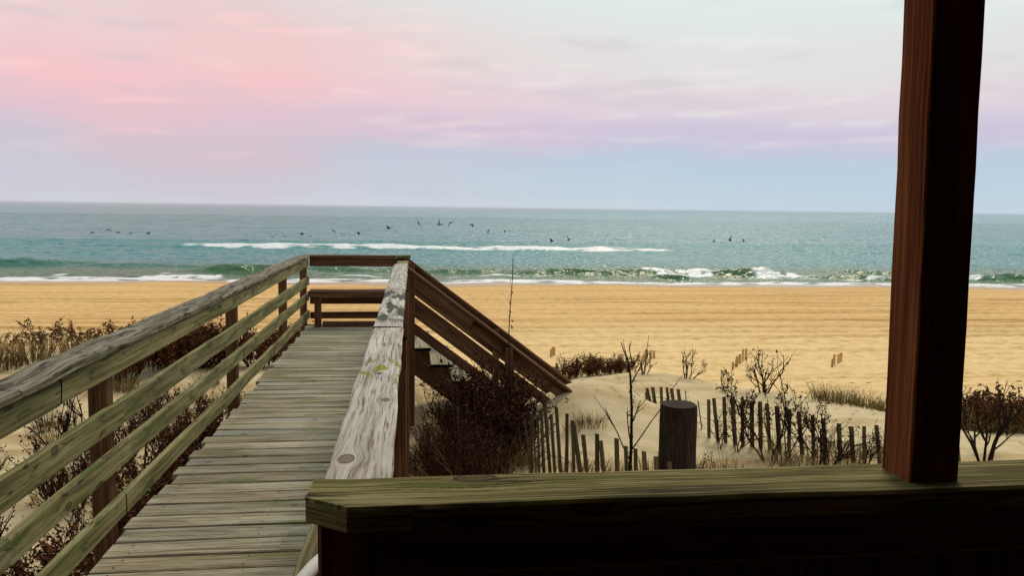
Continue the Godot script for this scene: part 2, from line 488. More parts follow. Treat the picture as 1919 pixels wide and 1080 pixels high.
func sea_at(x: float, z: float) -> Array:
	var y := 0.0
	var foam := 0.0
	var far := clampf((-z - 60.0) / 60.0, 0.0, 1.0)
	y += (0.06 + 0.07 * far) * n1.get_noise_2d(x * 11.0, z * 55.0) + (0.05 + 0.05 * far) * n2.get_noise_2d(x * 45.0, z * 110.0)
	y += (0.12 + 0.1 * smoothstep(-112.0, -150.0, z)) * n3.get_noise_2d(x * 2.5, z * 11.0)
	if z > -80.0:
		for w in WAVES:
			var dx: float = absf(x - w[0]) / w[1]
			if dx > 1.5:
				continue
			var along: float = exp(-pow(dx, 4.0) * 1.2)
			var s: float = (z - w[2] - 0.055 * (x - w[0]) - 1.2 * n1.get_noise_1d(x * 14.0 + w[0] * 9.0)) / w[4]
			var prof := exp(-pow(s * (2.8 if s > 0.0 else 0.75), 2.0))
			y += (1.3 if w[5] < 0.4 else 0.9) * w[3] * along * prof * (0.9 + 0.5 * n2.get_noise_1d(x * 12.0))
			if w[5] > 0.0:
				var fr: float = smoothstep(-0.35, 0.15, s) * (1.0 - smoothstep(1.0, 2.6, s))
				foam = maxf(foam, along * fr * w[5] * (0.75 + 1.5 * n2.get_noise_2d(x * 80.0, z * 60.0)))
	# the line of surf on the outer bar
	if z < -92.0 and z > -118.0:
		var zl := -105.8 + 0.07 * (x + 31.0) + 1.6 * n1.get_noise_1d(x * 5.0)
		var s := (z - zl) / 2.2
		var along := smoothstep(-37.0, -24.0, x) * (1.0 - smoothstep(24.0, 42.0, x))
		var amp := 0.3 + 0.3 * n1.get_noise_1d(x * 8.0 + 500.0)
		y += (amp * along + 0.18) * exp(-pow(s * (1.6 if s > 0.0 else 0.7), 2.0))
		var fr := smoothstep(-0.5, -0.05, s) * (1.0 - smoothstep(0.3, 1.2 + 0.9 * n1.get_noise_1d(x * 7.0 + 20.0), s))
		foam = maxf(foam, along * fr * (0.75 + 0.9 * n2.get_noise_2d(x * 22.0, z * 40.0) + 0.45 * n1.get_noise_1d(x * 8.0 + 90.0)))
	# swash at the water's edge
	var d := shore_z(x) - z
	if d < 9.0:
		var reach := 2.6 + 2.6 * n1.get_noise_1d(x * 6.0 + 40.0)
		foam = maxf(foam, (1.0 - smoothstep(reach * 0.5, reach, d)) * (0.62 + 1.1 * n2.get_noise_2d(x * 30.0, z * 50.0)))
		foam = maxf(foam, 0.8 * (1.0 - smoothstep(0.0, 0.7, absf(d - reach * 1.9))) * clampf(0.2 + 1.6 * n2.get_noise_2d(x * 18.0 + 70.0, z * 20.0), 0.0, 1.0))
		y *= smoothstep(-1.0, 4.0, d)
	return [y, clampf(foam, 0.0, 1.0)]

func sea_mesh(xs: Array, zs: Array, m: Material, drop := 0.0) -> ArrayMesh:
	var g := Geo.new()
	for z in zs:
		for x in xs:
			var e := sea_at(x, z)
			var f: float = smoothstep(0.25, 0.6, e[1])
			g.tint = Color(0.045, 0.12, 0.045).lerp(Color(0.024, 0.2, 0.215), smoothstep(-64.0, -84.0, z)).lerp(Color(0.82, 0.83, 0.82), f)
			g.vert(Vector3(x, SEA + e[0] + 0.03 * f - drop, z), Vector3.UP, Vector2(x, z))
	grid_faces(g, xs.size(), zs.size())
	return g.mesh(m)

func make_land_and_sea() -> void:
	var beach := thing("beach", "", "", Vector3.ZERO, "", "structure")
	put("dune_sand", land_mesh(steps(-15, 15, 0.13), steps(-0.5, -21.0, 0.13)), beach)
	put("trodden_sand", land_mesh(steps(-24, 36, 0.17), steps(-20.7, -33.2, 0.13)), beach)
	put("beach_sand", land_mesh(steps(-48, 66, 0.42), steps(-33.0, -62.0, 0.14)), beach)
	for sx in [[-48.0, -23.9], [35.9, 66.0]]:
		put("side_beach", land_mesh(steps(sx[0], sx[1], 0.5), steps(-20.7, -33.2, 0.25)), beach)
	# sand still wet from the last waves
	var wet := Geo.new()
	wet.tint = Color(0.42, 0.275, 0.125)
	var wx := steps(-48, 66, 0.4)
	for r in 22:
		for x in wx:
			var z: float = shore_z(x) + 3.6 + 2.4 * n2.get_noise_1d(x * 5.0 + 33.0) - 0.32 * r
			wet.vert(Vector3(x, land(x, z) + 0.006, z), Vector3.UP)
	grid_faces(wet, wx.size(), 22)
	put("wet_sand", wet.mesh(M.wet_sand), beach)
	var g := Geo.new()
	g.tint = Color(0.5, 0.38, 0.19)
	g.quad(Vector3(-4000, -3.75, 400), Vector3(-4000, -3.75, -63), Vector3(4000, -3.75, -63), Vector3(4000, -3.75, 400))
	put("shore_sand", g.mesh(M.sand), beach)
	for side in [[-4000.0, -47.9], [65.9, 4000.0]]:
		var s := Geo.new()
		s.tint = Color(0.7, 0.475, 0.19)
		s.quad(Vector3(side[0], -3.0, -15), Vector3(side[0], -3.62, -58), Vector3(side[1], -3.62, -58), Vector3(side[1], -3.0, -15))
		put("far_beach", s.mesh(M.sand), beach)
	for sx in [[-48.0, -14.9], [14.9, 66.0]]:
		put("side_dune", land_mesh(steps(sx[0], sx[1], 0.45), steps(-0.5, -21.0, 0.3)), beach)
	var back := Geo.new()
	back.tint = Color(0.58, 0.47, 0.285)
	for b in [[-66.0, 66.0, 60.0, -0.6]]:
		back.quad(Vector3(b[0], -1.05, b[2]), Vector3(b[0], -1.05, b[3]), Vector3(b[1], -1.05, b[3]), Vector3(b[1], -1.05, b[2]))
	put("back_dune", back.mesh(M.sand), beach)
	var sea := thing("sea", "", "", Vector3.ZERO, "", "structure")
	put("surf", sea_mesh(steps(-48, 66, 0.2), steps(-51.0, -76.0, 0.2), M.water), sea)
	put("open_water", sea_mesh(steps(-82, 112, 0.45), steps(-75.8, -128.0, 0.3), M.water, 0.005), sea)
	put("offshore_water", sea_mesh(steps(-330, 420, 3.0), steps(-127.0, -460.0, 1.0), M.offshore, 0.02), sea)
	var w := Geo.new()
	w.tint = Color(0.024, 0.2, 0.215)
	w.quad(Vector3(-40000, SEA - 0.12, -57.5), Vector3(-40000, SEA - 0.12, -40000), Vector3(40000, SEA - 0.12, -40000), Vector3(40000, SEA - 0.12, -57.5))
	put("ocean", w.mesh(M.offshore), sea)

# ---------------------------------------------------------------- boardwalk
const X := Vector3.RIGHT
const Y := Vector3.UP
const Z := Vector3.BACK

func nails(parent: Node3D, spots: Array, up: Vector3, r := 0.0055) -> void:
	var g := Geo.new()
	var a := up.cross(Vector3(0.3, 0.7, 0.64)).normalized()
	var b := up.cross(a)
	for p in spots:
		for k in 6:
			var w0 := TAU * k / 6
			var w1 := TAU * (k + 1) / 6
			g.face(p + up * 0.0012, p + up * 0.001 + (a * cos(w1) + b * sin(w1)) * r, p + up * 0.001 + (a * cos(w0) + b * sin(w0)) * r)
	var o := put("nail_heads", g.mesh(M.nail), parent)
	o.set_meta("kind", "stuff")

func make_boardwalk() -> void:
	var t := thing("boardwalk", "weathered grey plank boardwalk running out to the beach stairs", "boardwalk")
	var spots := []
	var z := -1.22
	while z > -11.9:
		var wide := rng.randf_range(0.148, 0.162)
		var lx := -1.5 + rng.randf_range(-0.03, 0.02)
		var rx := -0.1 + rng.randf_range(-0.02, 0.02)
		if z < -9.85:
			rx = -0.03
		var tilt := rng.randf_range(-0.0015, 0.0015)
		var c := z - wide / 2
		board("plank", t, Vector3(lx, -0.019 + tilt, c), Vector3(rx, -0.019 - tilt, c + rng.randf_range(-0.003, 0.003)), Z, wide, 0.038, M.deck_wood, {"tone": 0.3, "segs": 3, "wob": 0.0022, "chamfer": 0.006})
		if z < 0.0:
			for x in [-1.4, -0.8, -0.22]:
				for s in [-0.045, 0.045]:
					spots.append(Vector3(x + rng.randf_range(-0.012, 0.012), 0.001, c + s + rng.randf_range(-0.01, 0.01)))
		z -= wide + rng.randf_range(0.011, 0.024)
	nails(t, spots, Y)
	for x in [-1.4, -0.8, -0.22]:
		board("joist", t, Vector3(x, -0.14, -1.25), Vector3(x, -0.14, -11.95), Y, 0.19, 0.045, M.brown_wood)
	board("end_board", t, Vector3(-1.54, -0.11, -11.99), Vector3(-0.03, -0.11, -11.99), Y, 0.2, 0.04, M.brown_wood)
	board("kick_board", t, Vector3(-1.28, 0.042, -11.62), Vector3(-0.1, 0.042, -11.62), Y, 0.08, 0.04, M.brown_wood)

func make_railings() -> void:
	# along the far side of the walk
	var l := thing("railing", "long mossy plank railing with dark posts along the boardwalk's open side", "railing", Vector3.ZERO, "boardwalk railings")
	var caps := [-0.75, -3.2, -7.35, -12.08]
	for k in 3:
		board("cap_board", l, Vector3(-1.57 + 0.003 * (k % 2), 0.991 + 0.002 * (k % 2), caps[k]), Vector3(-1.57, 0.991, caps[k + 1] + 0.006), X, 0.182, 0.04, M.cap_wood, {"wob": 0.005, "segs": 16, "chamfer": 0.009, "tone": 0.15})
		board("apron_board", l, Vector3(-1.517, 0.908, caps[k] - 0.4), Vector3(-1.517, 0.908, maxf(caps[k + 1] - 0.394, -11.86)), Y, 0.112, 0.036, M.rail_wood, {"wob": 0.0025, "tone": 0.14})
	for row in [[0.635, 0.13, 0], [0.408, 0.115, 1], [0.142, 0.115, 0]]:
		var cuts: Array = [-1.22, -4.32, -8.9, -11.95] if row[2] == 0 else [-1.22, -3.1, -7.3, -11.9]
		for k in 3:
			board("slat", l, Vector3(-1.517, row[0] + rng.randf_range(-0.004, 0.004), cuts[k] - 0.004), Vector3(-1.517, row[0] + rng.randf_range(-0.004, 0.004), cuts[k + 1]), Y, row[1], 0.036, M.rail_wood, {"wob": 0.0028, "tone": 0.15})
	var spots := []
	for pz in [-1.3, -4.25, -7.25, -10.05, -11.93]:
		board("post", l, Vector3(-1.583, -1.25, pz), Vector3(-1.583, 0.968, pz), X, 0.092, 0.092, M.brown_wood)  # posts darker than the slats, some shade put into the wood colour
		for yy in [0.93, 0.885, 0.67, 0.6, 0.44, 0.375, 0.175, 0.11]:
			spots.append(Vector3(-1.4975, yy, pz + rng.randf_range(-0.03, 0.03)))
	nails(l, spots, X)
	# beside the porch
	var r := thing("railing", "weathered pale-capped railing with a dark flaking patch beside the porch", "railing", Vector3.ZERO, "boardwalk railings")
	board("cap_board", r, Vector3(-0.143, 0.99, -0.9), Vector3(-0.143, 0.99, -1.815), X, 0.172, 0.04, M.mossy_cap_wood, {"fit": true, "wob": 0.003, "segs": 4})
	board("cap_board", r, Vector3(-0.143, 0.991, -1.822), Vector3(-0.143, 0.991, -4.77), X, 0.175, 0.04, M.pale_cap_wood, {"fit": true, "wob": 0.0035, "segs": 14, "tone": 0.0, "chamfer": 0.008})
	board("cap_board", r, Vector3(-0.147, 0.99, -4.775), Vector3(-0.147, 0.99, -10.15), X, 0.172, 0.04, M.peeling_cap_wood, {"fit": true, "wob": 0.0045, "segs": 18, "tone": 0.0, "chamfer": 0.008})
	board("apron_board", r, Vector3(-0.143, 0.91, -0.9), Vector3(-0.143, 0.91, -10.1), Y, 0.115, 0.036, M.rail_wood)
	for yy in [0.635, 0.408, 0.142]:
		board("slat", r, Vector3(-0.143, yy, -0.9), Vector3(-0.143, yy, -10.0), Y, 0.115, 0.036, M.rail_wood)
	for pz in [-1.9, -4.6, -7.3, -9.78]:
		board("post", r, Vector3(-0.078, -1.25, pz), Vector3(-0.078, 0.968, pz), X, 0.092, 0.092, M.brown_wood)
	# across the end; shade is put into its darker brown boards
	var e := thing("railing", "dark plank railing across the boardwalk's sea end", "railing", Vector3.ZERO, "boardwalk railings")
	board("cap_board", e, Vector3(-1.475, 0.992, -11.96), Vector3(-0.24, 0.992, -11.96), Z, 0.17, 0.038, M.brown_wood, {"wob": 0.003})
	board("cap_board", e, Vector3(-0.232, 0.997, -11.95), Vector3(-0.03, 0.997, -11.95), Z, 0.19, 0.044, M.rail_wood, {"wob": 0.003})
	board("apron_board", e, Vector3(-1.49, 0.91, -11.93), Vector3(-0.06, 0.91, -11.93), Y, 0.12, 0.036, M.brown_wood)
	for yy in [0.345, 0.13]:
		board("slat", e, Vector3(-1.49, yy, -11.93), Vector3(-0.06, yy, -11.93), Y, 0.1, 0.036, M.brown_wood)
	board("post", e, Vector3(-0.09, -1.25, -11.86), Vector3(-0.09, 0.97, -11.86), X, 0.092, 0.092, M.brown_wood)
	# corner block beside the stair head
	board("corner_block", e, Vector3(-0.14, 0.925, -11.75), Vector3(-0.14, 0.925, -10.2), X, 0.16, 0.04, M.rail_wood)
	# bench at the sea end
	var b := thing("bench", "plank bench with one dark leg in front of the end railing", "bench")
	for k in 2:
		board("seat_board", b, Vector3(-1.46, 0.505, -11.62 - 0.15 * k), Vector3(-0.08, 0.505, -11.62 - 0.15 * k), Z, 0.14, 0.04, M.brown_wood, {"wob": 0.003})
	board("seat_edge", b, Vector3(-1.47, 0.475, -11.535), Vector3(-0.08, 0.475, -11.535), Y, 0.085, 0.03, M.brown_wood, {"wob": 0.004})
	for x in [-1.34, -0.22]:
		board("leg", b, Vector3(x, 0.0, -11.6), Vector3(x, 0.484, -11.6), X, 0.092, 0.085, M.brown_wood)

func make_stairs() -> void:
	var t := thing("staircase", "wooden beach staircase descending from the boardwalk into dry brush", "staircase")
	var slope := 0.76
	for k in 9:
		var x := -0.045 + 0.272 * k
		var y := -0.045 - 0.212 * k
		for q in 2:
			board("tread", t, Vector3(x + 0.065 + 0.14 * q, y, -9.95), Vector3(x + 0.065 + 0.14 * q, y, -11.35), X, 0.135, 0.038, M.deck_wood, {"segs": 3, "tone": 0.12})
	for z in [-9.99, -11.3]:
		board("stringer", t, Vector3(-0.08, -0.17, z), Vector3(2.5, -0.17 - 2.58 * slope, z), Y, 0.2, 0.045, M.brown_wood)
	for side in [[-9.84, "brown handrail on the near side of the beach stairs, short board nailed at top"], [-11.42, "dark handrail on the far side of the beach stairs"]]:
		var z: float = side[0]
		var r := thing("stair_railing", side[1], "railing", Vector3.ZERO, "stair railings")
		var run := 2.95
		var p := Vector3(-0.06, 0, z)
		var q := Vector3(-0.06 + run, -run * slope, z)
		var in_y := Vector3(slope, 1, 0).normalized()
		board("cap_board", r, p + Y * 0.985, q + Y * 0.985, Z, 0.13, 0.034, M.brown_wood, {"wob": 0.003})
		board("apron_board", r, p + Y * 0.872 + Z * 0.0, q + Y * 0.872, in_y, 0.15, 0.036, M.brown_wood, {"wob": 0.003})
		for yy in [0.62, 0.3]:
			board("slat", r, p + Y * yy, q + Y * yy, in_y, 0.112, 0.036, M.brown_wood if z > -10.5 else M.brown_wood, {"wob": 0.003})
		for x in [-0.02, 1.19, 2.4]:
			var top: float = 0.965 - (x + 0.06) * slope
			board("post", r, Vector3(x, top - 1.9, z + 0.068), Vector3(x, top, z + 0.068), X, 0.092, 0.092, M.brown_wood)
		if z > -10.5:
			board("splice_board", r, Vector3(-0.05, 0.875, z + 0.04), Vector3(0.72, 0.875 - 0.77 * slope, z + 0.04), in_y, 0.15, 0.03, M.brown_wood, {"wob": 0.003})

# ---------------------------------------------------------------- porch in the foreground
func make_porch() -> void:
	var t := thing("porch", "dark wooden porch with mossy rail cap and reddish corner post", "porch")
	# rail cap with a mitred corner
	var g := Geo.new()
	var top := 1.2
	var thick := 0.044
	var xs := [-0.19, -0.113]
	for x in steps(0.02, 3.2, 0.12):
		xs.append(x)
	var back := []
	var front := []
	for k in xs.size():
		var x: float = xs[k]
		back.append(Vector3(x + (0.004 if k == 0 else 0.0), top + rng.randf_range(-0.0015, 0.0015), -1.527 + rng.randf_range(-0.002, 0.002)))
		front.append(Vector3(x, top + rng.randf_range(-0.0015, 0.0015), (-1.422 if k == 0 else -1.366) + rng.randf_range(-0.002, 0.002)))
	var dn := Vector3(0, -thick, 0)
	for k in xs.size() - 1:
		var b0: Vector3 = back[k]
		var b1: Vector3 = back[k + 1]
		var f0: Vector3 = front[k]
		var f1: Vector3 = front[k + 1]
		var c := Vector3(0, -0.006, 0)
		var inn := Vector3(0, 0, -0.006)
		var uv := func(p: Vector3) -> Vector2: return Vector2((p.x + 0.2) / 4.0, (p.z + 1.6) / 0.256)
		g.quad(f0 + inn, b0 - inn, b1 - inn, f1 + inn, uv.call(f0), uv.call(b0), uv.call(b1), uv.call(f1))
		g.quad(f0 + c, f0 + inn, f1 + inn, f1 + c, uv.call(f0), uv.call(f0), uv.call(f1), uv.call(f1))
		g.quad(f0 + dn, f0 + c, f1 + c, f1 + dn, Vector2(f0.x / 4, 0.2), Vector2(f0.x / 4, 0.35), Vector2(f1.x / 4, 0.35), Vector2(f1.x / 4, 0.2))
		g.quad(b1 + dn, b1 + c, b0 + c, b0 + dn, Vector2(b1.x / 4, 0.6), Vector2(b1.x / 4, 0.8), Vector2(b0.x / 4, 0.8), Vector2(b0.x / 4, 0.6))
		g.quad(b0 - inn, b0 + c, b1 + c, b1 - inn, uv.call(b0), uv.call(b0), uv.call(b1), uv.call(b1))
		g.quad(b0 + dn, f0 + dn, f1 + dn, b1 + dn, uv.call(b0), uv.call(f0), uv.call(f1), uv.call(b1))
	g.quad(back[0] + dn, back[0], front[0], front[0] + dn, Vector2(0, 0.2), Vector2(0, 0.35), Vector2(0.03, 0.35), Vector2(0.03, 0.2))
	put("rail_cap", g.mesh(M.porch_cap_wood), t)
	# half wall of upright boards under the cap, and its end post
	board("end_post", t, Vector3(-0.122, -0.1, -1.44), Vector3(-0.122, 1.155, -1.44), X, 0.089, 0.089, M.porch_post_wood, {"wob": 0.001})
	var x := -0.0775
	while x < 3.1:
		board("wall_board", t, Vector3(x + 0.07, -0.1, -1.44), Vector3(x + 0.07, 1.153, -1.44), X, 0.139, 0.03, M.brown_wood, {"segs": 2})
		x += 0.141
	board("added_light_block", t, Vector3(-0.077, 0.525, -1.475), Vector3(3.1, 0.525, -1.475), Y, 1.25, 0.012, M.brown_wood, {"segs": 2})  # added panel behind the boards, blocks light through their gaps
	board("wall_rail", t, Vector3(-0.07, 1.105, -1.407), Vector3(3.1, 1.105, -1.407), Y, 0.09, 0.034, M.brown_wood)
	# corner post, hewn a little unevenly; it leans a touch
	board("post", t, Vector3(1.011, 1.2, -1.4525), Vector3(0.991, 2.62, -1.4525), X, 0.103, 0.095, M.porch_post_wood, {"wob": 0.0012, "segs": 14, "chamfer": 0.003, "tone": 0.0})
	board("post", t, Vector3(3.1, -0.1, -1.44), Vector3(3.1, 2.62, -1.44), X, 0.09, 0.09, M.porch_post_wood)
	# unseen porch roof, floor and walls round the camera, placed to darken the inside
	for k in 33:
		board("unseen_roof_board", t, Vector3(-1.85 + 0.16 * k, 2.8, -2.55), Vector3(-1.85 + 0.16 * k, 2.8, 3.2), X, 0.158, 0.03, M.brown_wood, {"segs": 2})
	board("beam", t, Vector3(-1.9, 2.69, -1.45), Vector3(3.4, 2.69, -1.45), Y, 0.14, 0.09, M.brown_wood)
	for k in 5:
		board("rafter", t, Vector3(-1.75 + 1.2 * k, 2.71, -2.5), Vector3(-1.75 + 1.2 * k, 2.71, 3.1), Y, 0.1, 0.045, M.brown_wood)
	board("floor", t, Vector3(-1.8, -0.05, 0.95), Vector3(3.4, -0.05, 0.95), Z, 4.3, 0.06, M.brown_wood, {"segs": 3})
	for w in [[Vector3(-2.0, 1.3, 3.1), Vector3(3.4, 1.3, 3.1)], [Vector3(3.35, 1.3, 3.1), Vector3(3.35, 1.3, -1.35)], [Vector3(-1.82, 1.3, 3.1), Vector3(-1.82, 1.3, -1.3)]]:
		board("unseen_wall", t, w[0], w[1], Y, 2.9, 0.08, M.brown_wood, {"segs": 4})
	# unseen house behind the porch, placed to darken the camera-facing sides
	board("unseen_house_wall", t, Vector3(-7.0, 4.1, 3.3), Vector3(9.0, 4.1, 3.3), Y, 10.4, 0.2, M.brown_wood, {"segs": 4})
	# white pipe on the railing cap, at the porch wall
	var pipe := Geo.new()
	var pts := PackedVector3Array()
	for k in 9:
		var f := k / 8.0
		pts.append(Vector3(-0.208 + 0.042 * f, 1.026, -1.45 - 0.12 * sin(f * 1.5)))
	pipe.tube(pts, 0.014, 0.014, 8)
	var pp := put("white_pipe", pipe.mesh(M.white_plastic), self)
	tag(pp, "white plastic pipe end on mossy railing cap at porch corner", "pipe")

# ---------------------------------------------------------------- sand fences
func fence(called_label: String, group: String, laths: Array, m: Material, wide: float, wires: bool) -> void:
	var t := thing("sand_fence", called_label, "fence", Vector3.ZERO, group)
	var tops := []
	for k in laths.size():
		var p: Array = laths[k]
		var y := land(p[0], p[1])
		var lean := Vector3((rng.randf_range(-0.12, -0.02) if wires else 0.0) + (p[3] if p.size() > 3 else 0.0), 0, rng.randf_range(-0.03, 0.03))
		var foot := Vector3(p[0], y - 0.25, p[1]) - lean * 0.5
		var head := Vector3(p[0], p[2], p[1]) + lean * 0.5
		var nb: Array = laths[k + 1] if k + 1 < laths.size() else laths[k - 1]
		var dir := (Vector3(nb[0] - p[0], 0, nb[1] - p[1]).normalized() if wires else Vector3.RIGHT) + Vector3(rng.randf_range(-0.2, 0.2), 0, rng.randf_range(-0.2, 0.2))
		board("slat", t, foot, head, dir, wide * rng.randf_range(0.85, 1.12), 0.011, m, {"segs": 2, "wob": 0.0015, "tone": 0.3, "chamfer": 0.002, "tex_length": 2.0, "tex_width": 0.13})
		tops.append([foot, head])
	if wires:
		for h in [0.2, 0.5]:
			var g := Geo.new()
			var pts := PackedVector3Array()
			for k in tops.size():
				var a: Vector3 = tops[k][0]
				var b: Vector3 = tops[k][1]
				var q: Vector3 = a + (b - a).normalized() * (0.25 + h * (b.y - a.y - 0.25))
				if k > 0:
					var mid: Vector3 = pts[pts.size() - 1].lerp(q, 0.5) - Vector3(0, 0.018, 0)
					pts.append(mid)
				pts.append(q + Vector3(0, 0, 0.012 * (1 if k % 2 == 0 else -1)))
			g.tube(pts, 0.004, 0.004, 4)
			put("wire", g.mesh(M.wire), t)

func make_fences() -> void:
	var a := [[0.99, -8.62, -0.71], [1.04, -8.58, -0.69], [1.08, -8.52, -0.66], [1.12, -8.42, -0.63], [1.16, -8.33, -0.6], [1.2, -8.2, -0.74], [1.17, -7.85, -0.4], [1.18, -7.7, -0.3], [1.2, -7.6, -0.25], [1.22, -7.5, -0.27], [1.25, -7.4, -0.18], [1.29, -7.31, -0.13], [1.33, -7.25, -0.2], [1.37, -7.18, -0.11], [1.42, -7.1, -0.15], [1.47, -7.01, -0.19], [1.52, -6.92, -0.2, -0.12], [1.57, -6.85, -0.28], [1.63, -6.78, -0.25], [1.7, -6.72, -0.3], [1.79, -6.66, -0.26], [1.86, -6.59, -0.31], [1.92, -6.53, -0.32], [2.0, -6.46, -0.32], [2.08, -6.39, -0.35], [2.19, -6.33, -0.37]]
	fence("dark leaning lath sand fence between the brush and the stump", "sand fences on the dune", a, M.lath_wood, 0.042, true)
	var b := [[3.21, -10.53, -0.77], [3.24, -10.46, -0.7], [3.28, -10.4, -0.67], [3.36, -10.34, -0.66], [3.44, -10.28, -0.65], [3.49, -10.21, -0.65], [3.56, -10.15, -0.65], [3.63, -10.09, -0.66], [3.53, -9.57, -0.67], [3.52, -9.27, -0.59], [3.5, -8.96, -0.5], [3.55, -8.84, -0.46], [3.63, -8.79, -0.43], [3.72, -8.73, -0.42], [3.8, -8.68, -0.43], [3.89, -8.63, -0.44], [3.97, -8.58, -0.44], [4.05, -8.53, -0.45], [4.14, -8.47, -0.47], [4.24, -8.42, -0.49], [4.35, -8.35, -0.51], [4.46, -8.28, -0.53], [4.57, -8.22, -0.56], [4.7, -8.14, -0.59], [4.81, -8.07, -0.61], [4.91, -8.01, -0.59], [5.03, -7.93, -0.56], [5.13, -7.87, -0.57], [5.23, -7.81, -0.58], [5.4, -7.75, -0.6], [5.6, -7.7, -0.62], [5.78, -7.66, -0.62]]
	fence("grey-brown lath sand fence curving from behind the stump to the porch post", "sand fences on the dune", b, M.lath_wood, 0.046, true)
	# almost buried fences down on the beach: x, z, height, count, step x, step z
	for f in [[4.62, -25.6, 0.3, 3, -0.07, 0.12, "nearly buried tan fence stub on the beach just beyond the stair rail"], [7.74, -25.0, 0.36, 7, -0.1, 0.09, "buried tan fence stub on the beach above the red brush"], [10.62, -24.4, 0.42, 6, -0.2, 0.3, "buried tan fence stub on the beach behind the bare forked shrub"], [13.72, -23.9, 0.4, 4, -0.27, 0.28, "buried tan fence stub on the beach nearest the porch post"]]:
		var laths := []
		for k in f[3]:
			var x: float = f[0] + f[4] * k
			var z: float = f[1] + f[5] * k + rng.randf_range(-0.1, 0.1)
			x += rng.randf_range(-0.06, 0.06)
			laths.append([x, z, land(x, z) + f[2] * (1.0 - 0.08 * k) * rng.randf_range(0.8, 1.0)])
		fence(f[6], "buried fences on the beach", laths, M.new_lath_wood, 0.08, false)

# ---------------------------------------------------------------- plants
func grow(g: Geo, leaves: Geo, p: Vector3, dir: Vector3, length: float, r: float, level: int, o: Dictionary) -> void:
	var pts := PackedVector3Array([p])
	var n := 4
	var d := dir
	for k in n:
		d = (d + Vector3(rng.randf_range(-1, 1), rng.randf_range(-0.6, 0.9), rng.randf_range(-1, 1)) * o.get("kink", 0.22)).normalized()
		pts.append(pts[k] + d * length / n)
	g.tube(pts, r, r * 0.5, 3 if r < 0.004 else 5)
	if level > 0:
		for k in rng.randi_range(o.get("low", 2), o.get("high", 4)):
			var f := rng.randf_range(0.35, 1.0)
			var q := pts[0].lerp(pts[1], 0.0)
			var s := f * n
			var si := mini(int(s), n - 1)
			q = pts[si].lerp(pts[si + 1], s - si)
			var side := Vector3(rng.randf_range(-1, 1), rng.randf_range(0.1, 1.0), rng.randf_range(-1, 1)).normalized()
			grow(g, leaves, q, (d + side * o.get("fork", 0.9)).normalized(), length * rng.randf_range(0.4, 0.75), r * 0.55, level - 1, o)
	var many: int = o.get("leaves", 0)
	if level <= o.get("leaf_level", 0):
		for k in many:
			var s := rng.randf_range(0.2, 1.0) * n
			var si := mini(int(s), n - 1)
			leaf(leaves, pts[si].lerp(pts[si + 1], s - si), rng.randf_range(0.6, 1.3) * o.get("leaf", 0.02), o.get("leaf_color", Color(0.06, 0.03, 0.02)))

func leaf(g: Geo, p: Vector3, size: float, c: Color) -> void:
	var k := rng.randf_range(0.55, 1.5)
	g.tint = Color(c.r * k, c.g * k * rng.randf_range(0.9, 1.1), c.b * k)
	var a := Vector3(rng.randf_range(-1, 1), rng.randf_range(-1, 0.6), rng.randf_range(-1, 1)).normalized()
	var b := a.cross(Vector3(rng.randf_range(-1, 1), rng.randf_range(-1, 1), rng.randf_range(-1, 1))).normalized()
	var e := a.cross(b)
	var tip := p + a * size * 2.0 + e * size * rng.randf_range(-0.8, 0.8)
	var mid := p + a * size
	g.face(p, mid + b * size * 0.5, tip)
	g.face(p, tip, mid - b * size * 0.5 + e * size * 0.3)

func shrub_parts(n_stems: int, height: float, spread: float, r: float, o: Dictionary) -> Array:
	var g := Geo.new()
	var l := Geo.new()
	var bc: Color = o.get("bark", Color(1, 1, 1))
	for k in n_stems:
		var w := rng.randf() * TAU
		var q := sqrt(rng.randf()) * spread * 0.5
		var kk := rng.randf_range(0.6, 1.4)
		g.tint = Color(bc.r * kk, bc.g * kk, bc.b * kk)
		var out := Vector3(cos(w), 0, sin(w))
		grow(g, l, out * q * 0.5 - Vector3(0, 0.06, 0), (Vector3.UP + out * o.get("lean", 0.45) * rng.randf_range(0.3, 1.2)).normalized(), height * rng.randf_range(0.55, 1.0), r, o.get("levels", 2), o)
	var res := [g.mesh(M.bark)]
	if l.v.size():
		res.append(l.mesh(M.dry_leaf))
	return res

func grass_mesh(n: int, height: float, spread: float, cols: Array, lean := 0.5, wide := 0.006) -> ArrayMesh:
	var g := Geo.new()
	for k in n:
		var w := rng.randf() * TAU
		var out := Vector3(cos(w), 0, sin(w))
		var p := out * sqrt(rng.randf()) * spread - Vector3(0, 0.05, 0)
		var h := height * rng.randf_range(0.45, 1.05)
		var ln := lean * rng.randf_range(0.15, 1.3)
		var dir := (out + Vector3(rng.randf_range(-0.7, 0.7), 0, rng.randf_range(-0.7, 0.7))).normalized()
		var side := dir.cross(Vector3.UP).rotated(Vector3.UP, rng.randf_range(-1.2, 1.2))
		var c: Color = (cols[rng.randi() % cols.size()] as Color)
		var kk := rng.randf_range(0.7, 1.3)
		g.tint = Color(c.r * kk, c.g * kk, c.b * kk)
		var last := p
		var lw := wide
		for s in 4:
			var f := (s + 1) / 4.0
			var q := p + Vector3.UP * h * (f - 0.35 * ln * f * f) + dir * h * ln * f * f
			var nw := wide * (1.0 - f * 0.92)
			g.quad(last - side * lw, q - side * nw, q + side * nw, last + side * lw)
			last = q
			lw = nw
	return g.mesh(M.blade)

